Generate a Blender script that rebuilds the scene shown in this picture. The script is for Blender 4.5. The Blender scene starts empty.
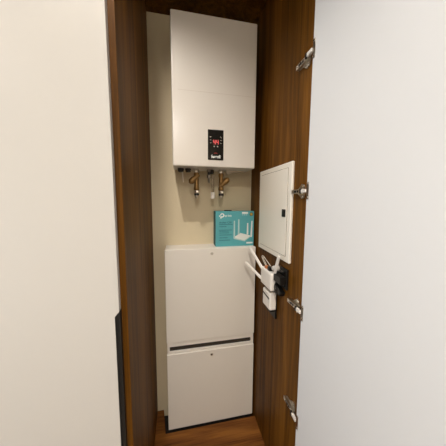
import bpy, bmesh, math, random
from mathutils import Vector, Matrix
random.seed(4)
SC = bpy.context.scene
COL = SC.collection
H = 1.45            # eye height above the corridor floor; all heights below are measured from the eye

# ------------------------------------------------------------------ materials
def mat(name, col, rough=0.5, metal=0.0, spec=0.5, emit=None, es=1.0, coat=0.0, trans=0.0, alpha=1.0):
    m = bpy.data.materials.new(name); m.use_nodes = True
    b = m.node_tree.nodes['Principled BSDF']
    b.inputs['Base Color'].default_value = (*col, 1)
    b.inputs['Roughness'].default_value = rough
    b.inputs['Metallic'].default_value = metal
    b.inputs['Specular IOR Level'].default_value = spec
    b.inputs['Coat Weight'].default_value = coat
    b.inputs['Transmission Weight'].default_value = trans
    b.inputs['Alpha'].default_value = alpha
    if emit:
        b.inputs['Emission Color'].default_value = (*emit, 1)
        b.inputs['Emission Strength'].default_value = es
    return m

def paint(name, col, rough, var=0.02, bump=0.0, scale=60, **kw):
    """painted surface: very slight procedural mottling and orange-peel bump"""
    m = mat(name, col, rough, **kw)
    nt = m.node_tree; b = nt.nodes['Principled BSDF']
    tc = nt.nodes.new('ShaderNodeTexCoord')
    n = nt.nodes.new('ShaderNodeTexNoise'); n.inputs['Scale'].default_value = scale
    n.inputs['Detail'].default_value = 3
    nt.links.new(tc.outputs['Object'], n.inputs['Vector'])
    r = nt.nodes.new('ShaderNodeValToRGB')
    r.color_ramp.elements[0].color = (*[c*(1-var) for c in col], 1)
    r.color_ramp.elements[1].color = (*[min(1, c*(1+var)) for c in col], 1)
    nt.links.new(n.outputs['Fac'], r.inputs['Fac'])
    nt.links.new(r.outputs['Color'], b.inputs['Base Color'])
    if bump:
        bp = nt.nodes.new('ShaderNodeBump'); bp.inputs['Strength'].default_value = bump
        bp.inputs['Distance'].default_value = 0.001
        nt.links.new(n.outputs['Fac'], bp.inputs['Height'])
        nt.links.new(bp.outputs['Normal'], b.inputs['Normal'])
    return m

def wood(name, stops, axis, rough=0.4, fine=1.0, wavy=1.0, spec=0.4):
    """walnut veneer, grain running along `axis` ('z' or 'x')"""
    m = mat(name, stops[1], rough, spec=spec)
    nt = m.node_tree; b = nt.nodes['Principled BSDF']; L = nt.links.new
    tc = nt.nodes.new('ShaderNodeTexCoord')
    mp = nt.nodes.new('ShaderNodeMapping')
    s = (1.1, 10, 10) if axis == 'x' else (17, 17, 0.75)
    mp.inputs['Scale'].default_value = s
    L(tc.outputs['Object'], mp.inputs['Vector'])
    n1 = nt.nodes.new('ShaderNodeTexNoise'); n1.inputs['Scale'].default_value = 1.0
    n1.inputs['Detail'].default_value = 5; n1.inputs['Roughness'].default_value = .6
    n1.inputs['Distortion'].default_value = 0.8*wavy
    L(mp.outputs['Vector'], n1.inputs['Vector'])
    mp2 = nt.nodes.new('ShaderNodeMapping')
    s2 = (4, 170, 170) if axis == 'x' else (170, 170, 3)
    mp2.inputs['Scale'].default_value = s2
    L(tc.outputs['Object'], mp2.inputs['Vector'])
    n2 = nt.nodes.new('ShaderNodeTexNoise'); n2.inputs['Scale'].default_value = 1.0
    n2.inputs['Detail'].default_value = 4
    L(mp2.outputs['Vector'], n2.inputs['Vector'])
    mx = nt.nodes.new('ShaderNodeMath'); mx.operation = 'MULTIPLY_ADD'
    mx.inputs[1].default_value = 0.30*fine
    L(n2.outputs['Fac'], mx.inputs[0])
    sc = nt.nodes.new('ShaderNodeMath'); sc.operation = 'MULTIPLY'; sc.inputs[1].default_value = 1-0.30*fine
    L(n1.outputs['Fac'], sc.inputs[0]); L(sc.outputs[0], mx.inputs[2])
    r = nt.nodes.new('ShaderNodeValToRGB'); e = r.color_ramp.elements
    e[0].position = .37; e[0].color = (*stops[0], 1)
    e[1].position = .64; e[1].color = (*stops[2], 1)
    k = e.new(.5); k.color = (*stops[1], 1)
    L(mx.outputs[0], r.inputs['Fac']); L(r.outputs['Color'], b.inputs['Base Color'])
    bp = nt.nodes.new('ShaderNodeBump'); bp.inputs['Strength'].default_value = .15; bp.inputs['Distance'].default_value = .0006
    L(n2.outputs['Fac'], bp.inputs['Height']); L(bp.outputs['Normal'], b.inputs['Normal'])
    return m

WALNUT = wood('walnut_veneer', ((.056,.0215,.0022), (.122,.0475,.0050), (.205,.084,.011)), 'z', .5, spec=.12)
WALNUT_FLAT = wood('walnut_board', ((.07,.024,.006), (.165,.060,.014), (.27,.108,.022)), 'x', .45, wavy=2.0, spec=.12)
WALL = paint('cream_wall_paint', (.685,.595,.42), .75, .03, .25, 90)
CORR = paint('corridor_paint', (.72,.66,.56), .8, .02)
CEIL = paint('ceiling_paint', (.80,.78,.74), .85, .02)
CORR_FLOOR = wood('corridor_laminate', ((.16,.10,.06), (.24,.16,.10), (.32,.22,.14)), 'x', .45)
DOOR_CREAM = paint('cream_lacquer', (.61,.592,.562), .38, .008)
DOOR_WHITE = paint('cool_white_melamine', (.68,.695,.715), .45, .008)
ENAMEL = paint('white_enamel', (.725,.69,.64), .22, .006)
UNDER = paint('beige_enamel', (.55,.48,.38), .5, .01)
STEELPAINT = paint('white_powder_coat', (.835,.805,.75), .36, .012, .12, 260)
PVC = paint('ivory_plastic', (.86,.82,.735), .35, .006)
PLASTIC = paint('white_plastic', (.86,.83,.79), .3, .006)
FAINT = mat('faint_seam', (.56,.51,.45), .4)
CREASE = mat('shadow_gap', (.20,.17,.13), .7)
GREYPLASTIC = mat('light_grey_plastic', (.62,.60,.57), .35)
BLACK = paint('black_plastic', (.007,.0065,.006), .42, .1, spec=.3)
BLACKGLASS = mat('black_gloss', (.007,.006,.005), .15, spec=.3)
BLACKALU = mat('black_anodised', (.008,.008,.008), .5)
SLOT = mat('slot_shade', (.035,.028,.020), .7)
CAVITY = mat('cavity_shade', (.01,.008,.006), .9)
BRASS = paint('dull_brass', (.25,.145,.048), .42, .4, metal=.6, scale=70)
DARKSTEEL = paint('dark_steel', (.20,.175,.15), .3, .2, metal=.9)
STEEL = paint('nickel_steel', (.62,.58,.52), .28, .08, metal=1.0)
SATINSTEEL = mat('satin_steel', (.60,.57,.53), .45, metal=.5)
CHROME = mat('bright_nickel', (.80,.77,.70), .2, metal=1.0)
SATIN = mat('satin_nickel', (.88,.86,.82), .4, metal=.25)
RUBBER = mat('black_rubber', (.015,.014,.013), .7)
TEAL = paint('teal_card', (.095,.40,.45), .5, .04)
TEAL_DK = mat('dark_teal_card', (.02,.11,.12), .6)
TEALINK = mat('dark_teal_ink', (.012,.13,.17), .6)
WHITEINK = mat('white_ink', (.80,.84,.82), .5)
PALEINK = mat('pale_teal_ink', (.45,.66,.66), .5)
GOLD = mat('gold_sticker', (.60,.38,.05), .4)
REDLED = mat('red_led', (.4,.02,.02), .4, emit=(1,.13,.13), es=.65)
DIMRED = mat('red_display_window', (.05,.004,.004), .25)
GREYINK = mat('grey_ink', (.50,.46,.40), .5)
REDINK = mat('red_ink', (.40,.03,.02), .5)
ORANGE = mat('orange_plastic', (.60,.20,.06), .5)
CLEAR = mat('clear_hose', (.60,.52,.40), .25, trans=.8, spec=.4)
CABLE = mat('white_cable', (.80,.74,.64), .45)

# ------------------------------------------------------------------ mesh helpers
class MB:
    def __init__(self): self.bm = bmesh.new(); self.mats = []
    def mi(self, m):
        if m not in self.mats: self.mats.append(m)
        return self.mats.index(m)
    def _mark(self, geom_faces, m):
        i = self.mi(m)
        for f in geom_faces: f.material_index = i
    def box(self, x0, x1, y0, y1, z0, z1, m, bev=0.0, seg=2, mtx=None):
        t = bmesh.new()
        bmesh.ops.create_cube(t, size=1)
        for v in t.verts:
            v.co = Vector(((x0+x1)/2+v.co.x*(x1-x0), (y0+y1)/2+v.co.y*(y1-y0), (z0+z1)/2+v.co.z*(z1-z0)))
        if bev > 0:
            bmesh.ops.bevel(t, geom=list(t.edges), offset=bev, segments=seg, profile=.5, affect='EDGES')
        self.merge(t, m, mtx); return self
    def merge(self, t, m, mtx=None):
        i = self.mi(m); mp = {}
        for v in t.verts: mp[v] = self.bm.verts.new(mtx @ v.co if mtx else v.co)
        for f in t.faces:
            try: g = self.bm.faces.new([mp[v] for v in f.verts]); g.material_index = i
            except ValueError: pass
        t.free()
    def lathe(self, a, b, prof, m, n=20):
        """prof: list of (t along a->b in metres, radius)"""
        a = Vector(a); b = Vector(b); d = (b-a).normalized()
        u = d.orthogonal().normalized(); w = d.cross(u)
        i = self.mi(m); rings = []
        for t, r in prof:
            rings.append([self.bm.verts.new(a+d*t+(u*math.cos(2*math.pi*k/n)+w*math.sin(2*math.pi*k/n))*max(r, 1e-5)) for k in range(n)])
        for p, q in zip(rings, rings[1:]):
            for k in range(n):
                f = self.bm.faces.new((p[k], p[(k+1) % n], q[(k+1) % n], q[k])); f.material_index = i
        for rg, fl in ((rings[0], True), (rings[-1], False)):
            f = self.bm.faces.new(rg[::-1] if fl else rg); f.material_index = i
        return self
    def cyl(self, a, b, r, m, n=20, bev=0.0):
        L = (Vector(b)-Vector(a)).length
        if bev: pr = [(0, r-bev), (bev, r), (L-bev, r), (L, r-bev)]
        else: pr = [(0, r), (L, r)]
        return self.lathe(a, b, pr, m, n)
    def tube(self, pts, r, m, n=8):
        P = [Vector(p) for p in pts]
        # Catmull-Rom smoothing
        Q = []
        for i in range(len(P)-1):
            p0 = P[max(i-1, 0)]; p1 = P[i]; p2 = P[i+1]; p3 = P[min(i+2, len(P)-1)]
            for k in range(6):
                t = k/6
                Q.append(.5*((2*p1)+(-p0+p2)*t+(2*p0-5*p1+4*p2-p3)*t*t+(-p0+3*p1-3*p2+p3)*t**3))
        Q.append(P[-1]); i = self.mi(m); rings = []; u = None
        for j, q in enumerate(Q):
            d = (Q[min(j+1, len(Q)-1)]-Q[max(j-1, 0)]).normalized()
            u = d.orthogonal().normalized() if u is None else (u-d*u.dot(d)).normalized()
            w = d.cross(u)
            rings.append([self.bm.verts.new(q+(u*math.cos(2*math.pi*k/n)+w*math.sin(2*math.pi*k/n))*r) for k in range(n)])
        for p, q in zip(rings, rings[1:]):
            for k in range(n):
                f = self.bm.faces.new((p[k], p[(k+1) % n], q[(k+1) % n], q[k])); f.material_index = i
        for rg in (rings[0][::-1], rings[-1]):
            f = self.bm.faces.new(rg); f.material_index = i
        return self
    def prism(self, poly, vec, m, bev=0.0):
        """extrude a planar polygon (3D points) by vec"""
        t = bmesh.new(); vec = Vector(vec)
        A = [t.verts.new(Vector(p)) for p in poly]; B = [t.verts.new(Vector(p)+vec) for p in poly]
        n = len(poly)
        t.faces.new(A[::-1]); t.faces.new(B)
        for k in range(n): t.faces.new((A[k], A[(k+1) % n], B[(k+1) % n], B[k]))
        bmesh.ops.recalc_face_normals(t, faces=t.faces[:])
        if bev: bmesh.ops.bevel(t, geom=list(t.edges), offset=bev, segments=2, profile=.5, affect='EDGES')
        self.merge(t, m); return self

def root_loc(o):
    while o.parent: o = o.parent
    return Vector(o.location)

def part(name, mb, parent=None, label=None, origin=None, smooth=True):
    """finish an MB as one mesh object; geometry is given in eye-height coordinates"""
    off = Vector((0, 0, H))
    org = root_loc(parent) if parent else (Vector(origin)+off if origin else Vector((0, 0, 0)))
    for v in mb.bm.verts: v.co = v.co+off-org
    bmesh.ops.recalc_face_normals(mb.bm, faces=mb.bm.faces[:])
    me = bpy.data.meshes.new(name); mb.bm.to_mesh(me); mb.bm.free()
    for m in mb.mats: me.materials.append(m)
    if smooth:
        me.shade_smooth(); me.set_sharp_from_angle(angle=math.radians(50))
    o = bpy.data.objects.new(name, me); COL.objects.link(o)
    if smooth:
        wn = o.modifiers.new('weighted_normals', 'WEIGHTED_NORMAL'); wn.keep_sharp = True; wn.weight = 90
    if parent: o.parent = parent
    else: o.location = org
    if label: o['label'] = label
    return o

def thing(name, label, cat, loc, group=None):
    o = bpy.data.objects.new(name, None); COL.objects.link(o)
    o.empty_display_size = .05
    o.location = Vector(loc)+Vector((0, 0, H)); o['label'] = label; o['category'] = cat
    if group: o['group'] = group
    return o

def tag(o, label, cat, group=None):
    o['label'] = label; o['category'] = cat
    if group: o['group'] = group
    return o

def struct(name, mb):
    o = part(name, mb); o['kind'] = 'structure'; return o

def text_mb(s, m, x0, x1, zc, y, hgt=None, depth=.0006, bold=0.0):
    """lettering on a surface that faces -y, spanning x0..x1"""
    cu = bpy.data.curves.new('lettering', 'FONT'); cu.body = s; cu.size = 1; cu.offset = bold
    cu.extrude = 0; cu.resolution_u = 3
    ob = bpy.data.objects.new('lettering_source', cu); COL.objects.link(ob)
    dg = bpy.context.evaluated_depsgraph_get()
    me = bpy.data.meshes.new_from_object(ob.evaluated_get(dg))
    bpy.data.objects.remove(ob); bpy.data.curves.remove(cu)
    t = bmesh.new(); t.from_mesh(me); bpy.data.meshes.remove(me)
    xs = [v.co.x for v in t.verts]; ys = [v.co.y for v in t.verts]
    sx = (x1-x0)/(max(xs)-min(xs)); sz = (hgt/(max(ys)-min(ys))) if hgt else sx
    cy = (max(ys)+min(ys))/2; mx = min(xs)
    for v in t.verts:
        v.co = Vector((x0+(v.co.x-mx)*sx, y, zc+(v.co.y-cy)*sz))
    r = bmesh.ops.extrude_face_region(t, geom=t.faces[:])
    for g in r['geom']:
        if isinstance(g, bmesh.types.BMVert): g.co.y += depth
    mb = MB(); mb.merge(t, m); return mb

# ------------------------------------------------------------------ dimensions
XL, XR = -.156, .446        # inside faces of the closet's side panels
YF, YW = .650, 1.300        # closet front, back wall
ZF, ZT = -1.350, .998       # closet floor board, underside of the top board
ZG, ZC = -1.450, 1.030      # corridor floor and ceiling

# ------------------------------------------------------------------ the setting
struct('floor', MB().box(-2.2, 1.9, -1.25, YW+.1, ZG-.1, ZG, CORR_FLOOR))
struct('ceiling', MB().box(-2.2, 1.9, -1.25, YW+.1, ZC, ZC+.1, CEIL))
struct('wall_back', MB().box(-2.2, 1.9, YW, YW+.1, ZG, ZC, WALL))
struct('wall_front', MB().box(-2.2, 1.9, -1.25, -1.15, ZG, ZC, CORR))
struct('wall_left', MB().box(-2.3, -2.2, -1.25, YW+.1, ZG, ZC, CORR))
struct('wall_right', MB().box(1.9, 2.0, -1.25, YW+.1, ZG, ZC, CORR))

# ------------------------------------------------------------------ the walnut closet with its open door
wd = thing('wardrobe', 'tall walnut closet standing open around the boiler, its white door swung out to the right', 'wardrobe', ((XL+XR)/2, .95, ZG))
part('side_panel', MB().box(XL-.018, XL, YF, YW, ZG, ZC-.012, WALNUT, .0008, 1), wd)
part('side_panel', MB().box(XR, XR+.018, YF+.026, YW, ZG, ZC-.012, WALNUT, .0008, 1), wd)
part('top_panel', MB().box(XL, XR, YF+.004, YW, ZT, ZT+.018, WALNUT), wd)
# floor board, cut away round the metal cabinet
fb = MB().prism([(XL, YF+.02, ZF-.018), (XR, YF+.02, ZF-.018), (XR, 1.150, ZF-.018), (-.099, 1.150, ZF-.018),
                 (-.118, YW, ZF-.018), (XL, YW, ZF-.018)], (0, 0, .018), WALNUT_FLAT)
part('floor_panel', fb, wd)
part('plinth', MB().box(XL, XR, YF+.05, YF+.068, ZG, ZF-.018, WALNUT_FLAT), wd)
# door leaf, swung a little past square
AX, AY, DA = .4300, .6690, math.radians(8)
def door_pt(t, n):   # t along the leaf away from the hinge edge, n outwards (to the right) from the inner face
    return (AX+t*math.sin(DA)+n*math.cos(DA), AY-t*math.cos(DA)+n*math.sin(DA))
dm = MB()
c = [door_pt(0, 0), door_pt(.585, 0), door_pt(.585, .018), door_pt(0, .018)]
dm.prism([(x, y, ZF+.008) for x, y in c], (0, 0, ZC-.02-ZF-.008), DOOR_WHITE, .0008)
door = part('door', dm, wd, 'cool white open door leaf')

def make_hinge(zc, k):
    """concealed cup hinge: cross plate on the side panel, sprung arm, cup flange on the door"""
    X = XR
    # plate with two wings
    pl = MB()
    pl.box(X-.005, X, .700, .768, zc-.008, zc+.008, STEEL, .0015)
    pl.prism([(X-.003, .722, zc-.027), (X-.003, .708, zc-.024), (X-.003, .700, zc-.010), (X-.003, .700, zc+.010),
              (X-.003, .708, zc+.024), (X-.003, .722, zc+.027), (X-.003, .736, zc+.016), (X-.003, .750, zc+.007), (X-.003, .750, zc-.007), (X-.003, .736, zc-.016)],
             (.003, 0, 0), STEEL)
    for s in (-1, 1):
        pl.cyl((X-.003, .714, zc+s*.020), (X-.0065, .714, zc+s*.020), .0052, CHROME, 14, .001)
    h = part('hinge', pl, wd)
    # arm: a channel with pressed slots and screws
    ar = MB()
    ar.box(X-.014, X-.005, .696, .772, zc-.0075, zc-.0060, STEEL)
    ar.box(X-.014, X-.005, .696, .772, zc+.0060, zc+.0075, STEEL)
    ar.box(X-.0150, X-.0135, .694, .774, zc-.0075, zc+.0075, STEEL, .0005, 1)
    for y in (.762, .741, .716):
        ar.cyl((X-.0150, y, zc), (X-.0175, y, zc), .0044, RUBBER if y == .741 else CHROME, 14, .0008)
    for y in (.752, .729):
        ar.box(X-.0156, X-.0149, y-.005, y+.004, zc-.0042, zc+.0042, BLACK)
    part('arm', ar, h)
    # knuckle links
    kn = MB()
    kn.box(X-.0210, X-.012, .6705, .698, zc-.0058, zc+.0058, SATIN, .001)
    kn.box(X-.0225, X-.016, .698, .706, zc-.0085, zc+.0085, BLACK, .001)
    kn.cyl((X-.016, .695, zc-.0085), (X-.016, .695, zc+.0085), .0025, STEEL, 12)
    part('knuckle', kn, h)
    # cup flange on the door's inner face
    cf = MB()
    q = [door_pt(-.0004, -.0016), door_pt(.011, -.0016), door_pt(.011, .0), door_pt(-.0004, .0)]
    cf.prism([(x, y, zc-.029) for x, y in q], (0, 0, .058), STEEL, .0005)
    for s in (-1, 1):
        a = door_pt(.0055, -.0016); b = door_pt(.0055, -.0034)
        cf.cyl((*a, zc+s*.023), (*b, zc+s*.023), .0038, CHROME, 12, .0008)
    part('cup_flange', cf, h)
for k, z in enumerate((.487, .036, -.405, -.845)): make_hinge(z, k)

# ------------------------------------------------------------------ neighbouring cream wardrobe
nb = thing('wardrobe', 'cream flat-fronted wardrobe left of the walnut closet, closed, with a long black edge pull', 'wardrobe', (-.42, .95, ZG))
part('side_panel', MB().box(XL-.037, XL-.019, YF+.002, YW, ZG, ZC-.012, WALNUT), nb)
nd = MB()
nd.prism([(-.66, YF-.021, ZG+.06), (-.186, YF-.021, ZG+.06), (-.186, YF-.021, -.333), (-.1735, YF-.021, -.318),
          (-.1735, YF-.021, ZC-.02), (-.66, YF-.021, ZC-.02)], (0, .020, 0), DOOR_CREAM, .0007)
ndoor = part('door', nd, nb)
hp = MB()
hp.prism([(-.1858, YF-.017, ZG+.06), (-.1725, YF-.017, ZG+.06), (-.1725, YF-.017, -.3175), (-.1858, YF-.017, -.3335)], (0, .016, 0), BLACKALU)
hp.prism([(-.1858, YF-.0205, ZG+.06), (-.1835, YF-.0205, ZG+.06), (-.1835, YF-.0205, -.333), (-.1858, YF-.0205, -.3336)], (0, .006, 0), BLACKALU)
part('handle', hp, ndoor, 'black vertical edge pull')

# ------------------------------------------------------------------ boiler
BX0, BX1, BY0, BZ0, BZ1 = -.0285, .3945, 1.097, .1705, .8745
bo = thing('boiler', 'white wall-hung gas boiler with a black control panel, high on the cream wall', 'boiler', ((BX0+BX1)/2, YW, BZ0))
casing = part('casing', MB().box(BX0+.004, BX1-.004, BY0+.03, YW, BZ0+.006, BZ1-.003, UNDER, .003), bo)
fc = MB().box(BX0, BX1, BY0, BY0+.165, BZ0, BZ1, ENAMEL, .006, 3)
cover = part('front_cover', fc, bo)
part('crease', MB().box(.002, .382, BY0-.0004, BY0+.001, .5265, .5278, FAINT, 0), cover)
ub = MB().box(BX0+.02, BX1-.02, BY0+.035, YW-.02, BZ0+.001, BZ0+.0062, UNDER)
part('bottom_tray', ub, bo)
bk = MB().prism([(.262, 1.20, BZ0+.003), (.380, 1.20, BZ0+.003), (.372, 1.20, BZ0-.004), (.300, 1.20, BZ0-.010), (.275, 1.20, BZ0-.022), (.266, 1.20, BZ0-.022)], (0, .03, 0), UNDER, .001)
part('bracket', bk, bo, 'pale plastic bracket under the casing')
cp = part('control_panel', MB().box(.1445, .2245, BY0-.003, BY0+.004, .2055, .3535, BLACKGLASS, .0025, 3), bo, 'black glossy control panel')
yp = BY0-.0033
part('display', MB().box(.168, .2015, yp-.0003, yp+.0008, .2795, .3065, DIMRED, .0008), cp, 'red lit display')
dg = MB()
def seven(x, z, w, h, t, segs):
    S = {'a': (x, x+w, z+h-t, z+h), 'd': (x, x+w, z, z+t), 'g': (x, x+w, z+h/2-t/2, z+h/2+t/2),
         'f': (x, x+t, z+h/2, z+h), 'b': (x+w-t, x+w, z+h/2, z+h), 'e': (x, x+t, z, z+h/2), 'c': (x+w-t, x+w, z, z+h/2)}
    for s in segs:
        a, b, c0, d = S[s]; dg.box(a, b, yp-.0010, yp, c0, d, REDLED)
seven(.1715, .2825, .0115, .0205, .0030, 'fgbc'); seven(.1870, .2825, .0115, .0205, .0030, 'fgbc')
part('digits', dg, cp)
ic = MB()
for x in (.1585, .2105):
    for k, z in enumerate((.3170, .3025, .2885)):
        w = .0038 if k == 0 else .0026
        if k == 0: ic.prism([(x-w, yp, z-.003), (x+w, yp, z+.0005), (x-w, yp, z+.004)] if x < .18 else [(x-w, yp, z+.004), (x-.001, yp, z+.004), (x+w, yp, z-.003), (x+.001, yp, z-.003)], (0, .001, 0), GREYINK)
        else: ic.box(x-w, x+w, yp, yp+.001, z-.0013, z+.0013, GREYINK)
for x in (.1765, .1935):
    ic.lathe((x, yp+.001, .2720), (x, yp, .2720), [(0, .0033), (.001, .0033)], GREYINK, 12)
part('icons', ic, cp)
br = text_mb('ferroli', WHITEINK, .1610, .2085, .2225, yp, .0165, .0008, .025)
br.prism([(.1735, yp, .2370), (.1800, yp, .2415), (.1890, yp, .2405), (.1950, yp, .2370), (.1850, yp, .2385)], (0, .0008, 0), REDINK)
part('lettering', br, cp)
kb = MB()
for x in (.0105, .0490):
    kb.lathe((x, 1.185, BZ0+.004), (x, 1.185, BZ0-.018), [(0, .016), (.008, .0170), (.011, .0150), (.019, .0150), (.022, .011)], RUBBER, 20)
part('cable_gland', kb, bo, 'two black cable glands')
wr = MB().tube([(.019, 1.185, BZ0-.008), (.020, 1.183, .130), (.0225, 1.180, .098)], .0024, CABLE)
part('wire', wr, bo)

# ------------------------------------------------------------------ fittings under the boiler
def strainer(x, sgn, zt, zb, arm, label):
    Y = 1.19
    r = thing('strainer_valve', label, 'valve', (x, Y, zt))
    n = MB()
    n.lathe((x, Y, zt), (x, Y, zt-.03), [(0, .012), (.004, .0150), (.016, .0150), (.017, .0105), (.03, .0105)], STEEL, 6)
    part('union_nut', n, r, 'steel union nut')
    b = MB()
    b.lathe((x, Y, zt-.018), (x, Y, zb+.045), [(0, .012), (.008, .0145), (.018, .0145), (.024, .0125), (.075, .0125), (.080, .0150), (.092, .0150), (.096, .011)][:8], BRASS, 20)
    a0, a1 = arm
    b.lathe(a0, a1, [(0, .012), (.020, .0135), (.036, .0145), (.0365, .0168), (.058, .0168), (.064, .012)], BRASS, 18)
    b.lathe(Vector(a0)+(Vector(a1)-Vector(a0)).normalized()*.063, Vector(a0)+(Vector(a1)-Vector(a0)).normalized()*.069, [(0, .0095), (.006, .0085)], BRASS, 6)
    part('body', b, r, 'brass Y shaped body')
    f = MB(); xb = x
    f.lathe((xb, Y, zb+.062), (xb, Y, zb), [(0, .0115), (.010, .0118), (.011, .008), (.018, .008), (.019, .0125), (.033, .0125), (.034, .009), (.044, .009), (.052, .0105), (.058, .006), (.062, .003)], STEEL, 14)
    f.cyl((xb+.004, Y-.012, zb+.036), (xb+.004, Y-.019, zb+.036), .006, CHROME, 14, .001)
    part('tail_fitting', f, r, 'bright steel fitting')
    k = MB().lathe((xb, Y-.0005, zb+.028), (xb, Y-.0005, zb+.016), [(0, .0102), (.002, .0135), (.010, .0135), (.012, .0102)], RUBBER, 14)
    part('seal_ring', k, r)
strainer(.094, -1, .1700, .012, ((.105, 1.188, .142), (.066, 1.182, .104)), 'brass strainer valve under the boiler with its branch pointing left')
strainer(.231, 1, .1700, .012, ((.223, 1.188, .078), (.264, 1.182, .116)), 'brass strainer valve under the boiler with its branch pointing right')
mv = thing('drain_valve', 'short dark steel drain valve between the two brass strainers', 'valve', (.163, 1.19, .1700))
part('body', MB().lathe((.163, 1.19, .1700), (.163, 1.19, .0985), [(0, .013), (.012, .013), (.013, .009), (.028, .009), (.030, .0125), (.044, .0125), (.046, .007), (.060, .007), (.0715, .003)], DARKSTEEL, 12), mv)
part('knob', MB().cyl((.178, 1.186, .170), (.178, 1.186, .146), .009, RUBBER, 16, .002).cyl((.160, 1.178, .150), (.160, 1.168, .150), .007, RUBBER, 14, .001), mv, 'black knobs')
ho = thing('drain_hose', 'clear hose with a white end cap hanging below the boiler', 'hose', (.186, 1.19, .1700))
part('tube', MB().cyl((.186, 1.204, .1700), (.186, 1.204, .040), .0080, CLEAR, 16), ho)
part('end_cap', MB().lathe((.186, 1.204, .048), (.186, 1.204, .012), [(0, .0105), (.003, .0115), (.030, .0115), (.036, .0085)], PLASTIC, 18), ho, 'white end cap')

# ------------------------------------------------------------------ metal cabinets
CX0, CX1, CY0 = -.0820, .4350, 1.165
def lock(x, z, m, parent, hole):
    l = MB()
    l.lathe((x, CY0+.003, z), (x, CY0-.0025, z), [(0, .0088), (.004, .0088), (.0055, .0078)], m, 20)
    if hole:
        l.prism([(x-.0055, CY0-.0030, z+.004), (x+.0055, CY0-.0030, z+.004), (x, CY0-.0030, z-.006)], (0, .001, 0), RUBBER)
    else:
        l.box(x-.0045, x+.0045, CY0-.0030, CY0-.002, z-.0007, z+.0007, GREYINK)
        l.lathe((x, CY0-.002, z), (x, CY0-.0034, z), [(0, .003), (.0014, .0026)], CHROME, 12)
    return part('lock', l, parent, 'dark cam lock' if hole else 'small round steel lock')
uc = thing('metal_cabinet', 'upper white metal cabinet with a round lock, the teal carton standing on it', 'cabinet', ((CX0+CX1)/2, 1.23, -.806))
part('body', MB().box(CX0+.002, CX1-.002, CY0+.018, YW, -.8030, -.2665, STEELPAINT, .0015), uc)
ud = part('door', MB().box(CX0, CX1, CY0, CY0+.018, -.8035, -.2670, STEELPAINT, .0025, 3), uc)
lock(.1755, -.2955, SATINSTEEL, ud, False)
lc = thing('metal_cabinet', 'lower white metal cabinet with a dark finger slot, set into the walnut floor board', 'cabinet', ((CX0+CX1)/2, 1.23, ZG))
lb = MB()
x0, x1, y0, y1 = CX0+.003, CX1-.003, CY0+.004, YW
lb.box(x0, x1, y0+.05, y1, -1.350, -.8050, STEELPAINT)          # carcass
lb.box(x0, x1, y0, y0+.05, -.8300, -.8050, STEELPAINT, .001)  # rail above the slot
lb.box(x0, x1, y0, y0+.05, -.8760, -.8600, STEELPAINT, .001)  # rail below
lb.box(x0, -.0665, y0, y0+.05, -.8620, -.8280, STEELPAINT)
lb.box(.4170, x1, y0, y0+.05, -.8620, -.8280, STEELPAINT)
lb.box(x0, x1, y0+.012, y0+.05, -1.350, -.8760, STEELPAINT)
part('body', lb, lc)
part('base', MB().box(x0+.004, x1-.004, y0+.02, y1, ZG+.05, -1.350, CAVITY).box(-.125, x1+.004, 1.125, y1, ZG, ZG+.055, CAVITY), lc, 'cabinet base and added tray, black to darken the floor gap')  # wide tray is added; its black paints the shade in the floor gap
part('finger_slot', MB().box(-.0665, .4170, y0+.011, y0+.0495, -.8600, -.8300, SLOT), lc, 'dark finger slot')  # near-black colour stands in for the unlit hollow behind the slot
ld = part('door', MB().box(CX0, CX1, CY0, CY0+.015, -1.3490, -.8740, STEELPAINT, .0025, 3), lc)
lock(.1742, -.9045, STEEL, ld, True)

# ------------------------------------------------------------------ router carton
bx = thing('carton', 'teal router carton with a picture of a white router, standing on the upper metal cabinet', 'box', (.319, 1.24, -.2665))
KX0, KX1, KY, KZ0, KZ1 = .2030, .4350, 1.205, -.2665, -.0600
part('box', MB().box(KX0, KX1, KY, KY+.075, KZ0, KZ1, TEAL, .0012, 1), bx)
part('side_face', MB().box(KX0-.0004, KX0+.0005, KY+.002, KY+.073, KZ0+.002, KZ1-.002, TEAL_DK), bx)  # darker teal sheet over the carton's left side
def K(u, v, d=.0006): return (KX0+(u-62)*.000734, KY-d, KZ1-(v-52)*.000717)
def kbox(mb, u0, u1, v0, v1, m, d=.0006):
    a = K(u0, v1, d); b = K(u1, v0, d); mb.box(a[0], b[0], a[1], KY+.0004, a[2], b[2], m)
lg = MB()
cx, _, cz = K(112, 86)
def ring(mb, cx, cz, r0, r1, a0, a1, m, n=20, d=.0006):
    for k in range(n):
        p = a0+(a1-a0)*k/n; q = a0+(a1-a0)*(k+1)/n
        mb.prism([(cx+r*math.cos(t), KY-d, cz+r*math.sin(t)) for r, t in ((r0, p), (r1, p), (r1, q), (r0, q))], (0, d+.0004, 0), m)
ring(lg, cx+.002, cz+.001, .0060, .0125, -math.pi*.75, math.pi, WHITEINK)
lg.box(cx-.0165, cx-.009, KY-.0006, KY+.0004, cz-.0065, cz+.0005, WHITEINK)
lg.box(cx-.0095, cx-.0020, KY-.0006, KY+.0004, cz-.017, cz-.0075, WHITEINK)
part('logo', lg, bx, 'white round logo')
tx = text_mb('tp-link', WHITEINK, .2560, .2985, K(0, 90)[2], KY-.0006, .0150, .001, .012)
part('brand_lettering', tx, bx)
part('model_lettering', text_mb('Archer C50', TEALINK, .2235, .2970, K(0, 143)[2], KY-.0006, .0110, .001, .02), bx)
ln = MB()
for v, u1, h in ((160, 200, 4), (177, 150, 4), (205, 195, 4), (215, 170, 3), (228, 170, 4), (245, 195, 4), (268, 160, 4), (272+16, 180, 4)):
    kbox(ln, 90, u1, v-h/2, v+h/2, TEALINK)
part('print_lines', ln, bx, 'rows of small dark print')
pr = MB()
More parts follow.
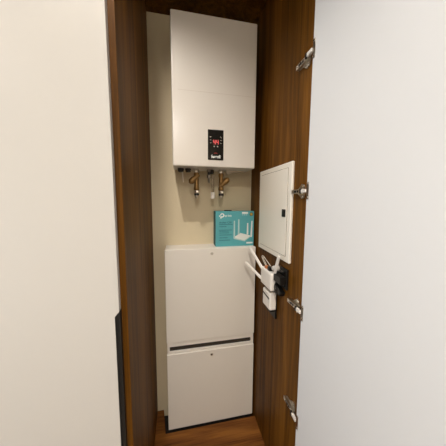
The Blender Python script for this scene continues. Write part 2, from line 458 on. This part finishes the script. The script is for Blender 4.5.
def kpoly(mb, pts, m, d): mb.prism([K(u, v, d) for u, v in pts], (0, d+.0004, 0), m)
kpoly(pr, [(208, 268), (265, 232), (347, 254), (347, 268), (300, 302), (210, 280)], WHITEINK, .0007)
kpoly(pr, [(208, 270), (298, 294), (345, 262), (347, 268), (300, 302), (210, 280)], PALEINK, .0009)
for u, v0, v1, m in ((214, 130, 272, PALEINK), (250, 118, 242, PALEINK), (325, 150, 246, WHITEINK), (356, 132, 268, WHITEINK)):
    kpoly(pr, [(u-7, v1), (u-5+(5 if u > 350 else 0), v0), (u+5+(5 if u > 350 else 0), v0), (u+7, v1)], m, .0008)
part('picture', pr, bx, 'printed white router with four antennas')
lbx = MB()
kbox(lbx, 276, 326, 58, 73, WHITEINK)
for u in (282, 298, 314): kbox(lbx, u-5, u+5, 79, 85, PALEINK)
part('print_tag', lbx, bx, 'white printed tag')
lb2 = MB(); kbox(lb2, 316, 369, 309, 322, WHITEINK)
part('print_tag', lb2, bx, 'white printed tag')
part('hang_tab', MB().box(.262, .305, KY+.03, KY+.045, KZ1-.001, KZ1+.005, BLACK, .001), bx, 'dark tab on the carton top')
gb = MB(); gx, _, gz = K(354, 77)
gb.lathe((gx, KY+.0003, gz), (gx, KY-.0007, gz), [(0, .0105), (.001, .0105)], RUBBER, 24)
gb.lathe((gx, KY, gz), (gx, KY-.0010, gz), [(0, .0080), (.001, .0080)], GOLD, 24)
part('badge', gb, bx, 'round gold badge')

# ------------------------------------------------------------------ electrical panel on the right side board
ep = thing('fuse_box', 'flat ivory fuse box with a small black latch, on the right walnut side panel', 'fuse box', (XR, .94, -.255))
EY0, EY1, EZ0, EZ1, EX = .7790, 1.1200, -.2560, .1570, .4320
fr = MB()
fr.prism([(XR, EY0, EZ0), (XR, EY1, EZ0), (XR, EY1, EZ1), (XR, EY0, EZ1)], (EX-XR+.001, 0, 0), PVC, .004)
part('frame', fr, ep)
dy0, dy1, dz0, dz1 = .8070, 1.0880, -.2300, .1330
part('gap', MB().box(EX-.0002, EX+.003, dy0-.0018, dy1+.0018, dz0-.0018, dz1+.0018, CREASE), ep, 'dark seam round the cover')
cvr = part('door', MB().box(EX-.0016, EX+.004, dy0, dy1, dz0, dz1, PVC, .001), ep)
part('latch', MB().box(EX-.0045, EX, .8140, .8430, -.0660, -.0340, BLACK, .0015).box(EX-.0056, EX-.004,   .8200, .8370, -.0600, -.0400, BLACK, .0008), cvr, 'black latch')

# ------------------------------------------------------------------ router, sockets and adapters
rt = thing('router', 'white wall-mounted router with three antennas, below the ivory fuse box', 'router', (XR, .925, -.41))
rb = MB()
rb.box(.3960, .4260, .8640, .9860, -.4080, -.3240, PLASTIC, .009, 4)
part('body', rb, rt)
part('mounting_bracket', MB().box(.4230, XR, .890, .965, -.395, -.345, PLASTIC, .002), rt)
def antenna(a, b, w=.0078, t=.0042):
    a = Vector(a); b = Vector(b); d = (b-a).normalized(); L = (b-a).length
    u = d.cross(Vector((-.75, -.55, .3))).normalized(); v = d.cross(u)
    mb = MB(); tb = bmesh.new(); rings = []
    for s, k in ((0, .8), (.015, 1), (L*.6, 1.0), (L-.006, .92), (L-.002, .7), (L, .35)):
        rings.append([tb.verts.new(a+d*s+u*(math.cos(2*math.pi*j/12)*w*k)+v*(math.sin(2*math.pi*j/12)*t*k)) for j in range(12)])
    for p, q in zip(rings, rings[1:]):
        for j in range(12): tb.faces.new((p[j], p[(j+1) % 12], q[(j+1) % 12], q[j]))
    tb.faces.new(rings[0][::-1]); tb.faces.new(rings[-1])
    mb.merge(tb, PLASTIC)
    mb.cyl(a-d*.010, a+d*.004, .0058, PLASTIC, 14, .001)
    part('antenna', mb, rt)
antenna((.402, .970, -.338), (.377, 1.100, -.2545))
antenna((.400, .975, -.388), (.354, 1.100, -.3355))
antenna((.412, .862, -.330), (.4010, .800, -.226))
po = MB()
po.box(.404, .420, .937, .956, -.327, -.3125, ORANGE, .001)
part('network_plug', po, rt, 'orange network plug')
part('power_plug', MB().box(.404, .420, .897, .922, -.328, -.306, BLACK, .002), rt, 'black plug')
cbl = MB()
cbl.tube([(.414, .930, -.326), (.424, .990, -.322), (.430, 1.035, -.312), (.431, 1.056, -.296), (.431, 1.040, -.289), (.430, .985, -.302), (.427, .925, -.316), (.420, .900, -.326)], .0018, CABLE)
cbl.tube([(.416, .945, -.326), (.428, 1.000, -.314), (.434, 1.046, -.300), (.434, 1.030, -.296), (.432, .965, -.312), (.424, .915, -.324)], .0015, CABLE)
part('cable', cbl, rt, 'thin looped white cable')

so = thing('wall_socket', 'black square double socket on the right walnut panel behind the plugs', 'socket', (XR, .84, -.37))
part('plate', MB().box(XR-.010, XR, .7950, .8900, -.3760, -.2880, BLACK, .002), so)
part('insert', MB().box(XR-.012, XR-.009, .8060, .8790, -.3650, -.2990, BLACKGLASS, .001), so)
pg = thing('plug', 'small light grey round plug in the black socket beside the router antenna', 'plug', (XR-.012, .872, -.300))
part('body', MB().lathe((XR-.0118, .868, -.300), (XR-.042, .868, -.300), [(0, .012), (.010, .013), (.022, .011), (.030, .008)], GREYPLASTIC, 20), pg)
part('pin_base', MB().cyl((XR-.0118, .868, -.300), (XR-.014, .868, -.300), .0132, GREYINK, 20), pg)
ad = thing('power_adapter', 'black block power adapter plugged in right of the router', 'adapter', (XR-.012, .83, -.365))
part('body', MB().box(.407, XR-.0118, .7960, .8600, -.3520, -.3180, BLACK, .003, 3), ad)
part('cable', MB().tube([(.420, .846, -.350), (.412, .852, -.370), (.410, .846, -.392), (.414, .822, -.402), (.413, .806, -.394), (.412, .816, -.378), (.418, .838, -.382), (.428, .856, -.404)], .0030, RUBBER), ad, 'black lead')
a2 = thing('power_adapter', 'slim black adapter dangling under the block adapter, beside the lower white unit', 'adapter', (.42, .83, -.41))
part('body', MB().box(-.012, .012, -.032, .032, -.010, .010, BLACK, .004, 3, Matrix.Translation((.4335, .848, -.392)) @ Matrix.Rotation(math.radians(24), 4, 'X')), a2)
part('plug_end', MB().box(-.008, .008, -.012, .012, -.007, .007, BLACKGLASS, .002, 2, Matrix.Translation((.4335, .882, -.376)) @ Matrix.Rotation(math.radians(24), 4, 'X')), a2)

un = thing('modem', 'white rounded modem with a dark slot, directly below the white router', 'modem', (XR, .91, -.505))
part('body', MB().box(.4030, .4380, .8820, .9690, -.5100, -.4250, PLASTIC, .008, 4), un)
part('slot', MB().prism([(.4024, .9600, -.4440), (.4024, .8900, -.4500), (.4024, .8900, -.4580), (.4024, .9600, -.4520)], (.003, 0, 0), BLACK), un, 'dark slot')
part('mark', MB().box(.4026, .405, .910, .935, -.4390, -.4365, GREYINK), un)
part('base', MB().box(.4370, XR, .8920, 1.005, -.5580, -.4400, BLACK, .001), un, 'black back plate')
part('port', MB().box(.410, .434, .888, .912, -.519, -.508, BLACK, .002), un, 'black port')

# ------------------------------------------------------------------ light
def spot(name, loc, power, size, blend, radius, col=(1, .86, .68), rot=(0, 0, 0)):
    l = bpy.data.lights.new(name, 'SPOT'); l.energy = power; l.spot_size = math.radians(size); l.spot_blend = blend
    l.shadow_soft_size = radius; l.color = col
    o = bpy.data.objects.new(name, l); COL.objects.link(o)
    o.location = (loc[0], loc[1], loc[2]+H); o.rotation_euler = rot
    return o
WARM = (1, .915, .82)
spot('downlight_or_fill', (-.171, .541, 1.012), 38, 146, 1.0, .010, (1, .925, .84), (math.radians(9), 0, math.radians(52)))  # ceiling downlight, placed from the boiler's cast shadow
spot('downlight_or_fill', (-.10, -.85, 1.012), 104, 165, .8, .04, WARM)  # unseen fill lamp, added to brighten from behind the camera
spot('downlight_or_fill', (-1.25, -.35, 1.012), 28, 165, .8, .04, WARM)  # second unseen fill lamp, added further along the corridor
dl = bpy.data.lights.new('cool_side_fill', 'AREA'); dl.shape = 'RECTANGLE'; dl.size = 1.0; dl.size_y = 2.0; dl.energy = 20; dl.color = (.78, .89, 1)  # added cool fill lamp for the open door; no window exists here
do = bpy.data.objects.new('cool_side_fill', dl); COL.objects.link(do)
do.location = (-2.14, -.30, -.25+H); do.rotation_euler = (math.radians(90), 0, math.radians(-90))
w = bpy.data.worlds.new('World'); SC.world = w; w.use_nodes = True
w.node_tree.nodes['Background'].inputs[0].default_value = (.8, .78, .75, 1)
w.node_tree.nodes['Background'].inputs[1].default_value = .3

# ------------------------------------------------------------------ camera
cd = bpy.data.cameras.new('Camera'); cam = bpy.data.objects.new('Camera', cd); COL.objects.link(cam)
F, PIT, YAW, ROL = 213.343, 0.103606, 0.2017137, -0.005508
fw = Vector((math.sin(YAW)*math.cos(PIT), math.cos(YAW)*math.cos(PIT), -math.sin(PIT)))
rt0 = Vector((math.cos(YAW), -math.sin(YAW), 0)); dn0 = fw.cross(rt0)
r2 = math.cos(ROL)*rt0+math.sin(ROL)*dn0; d2 = -math.sin(ROL)*rt0+math.cos(ROL)*dn0
M = Matrix((( r2.x, -d2.x, -fw.x, 0), (r2.y, -d2.y, -fw.y, 0), (r2.z, -d2.z, -fw.z, H), (0, 0, 0, 1)))
cam.matrix_world = M
cd.sensor_width = 36; cd.sensor_fit = 'HORIZONTAL'; cd.lens = 36*F/446; cd.clip_start = .02
SC.camera = cam
vs = SC.view_settings
vs.view_transform = 'Standard'; vs.look = 'None'; vs.exposure = 0.0; vs.gamma = 1; vs.use_curve_mapping = False
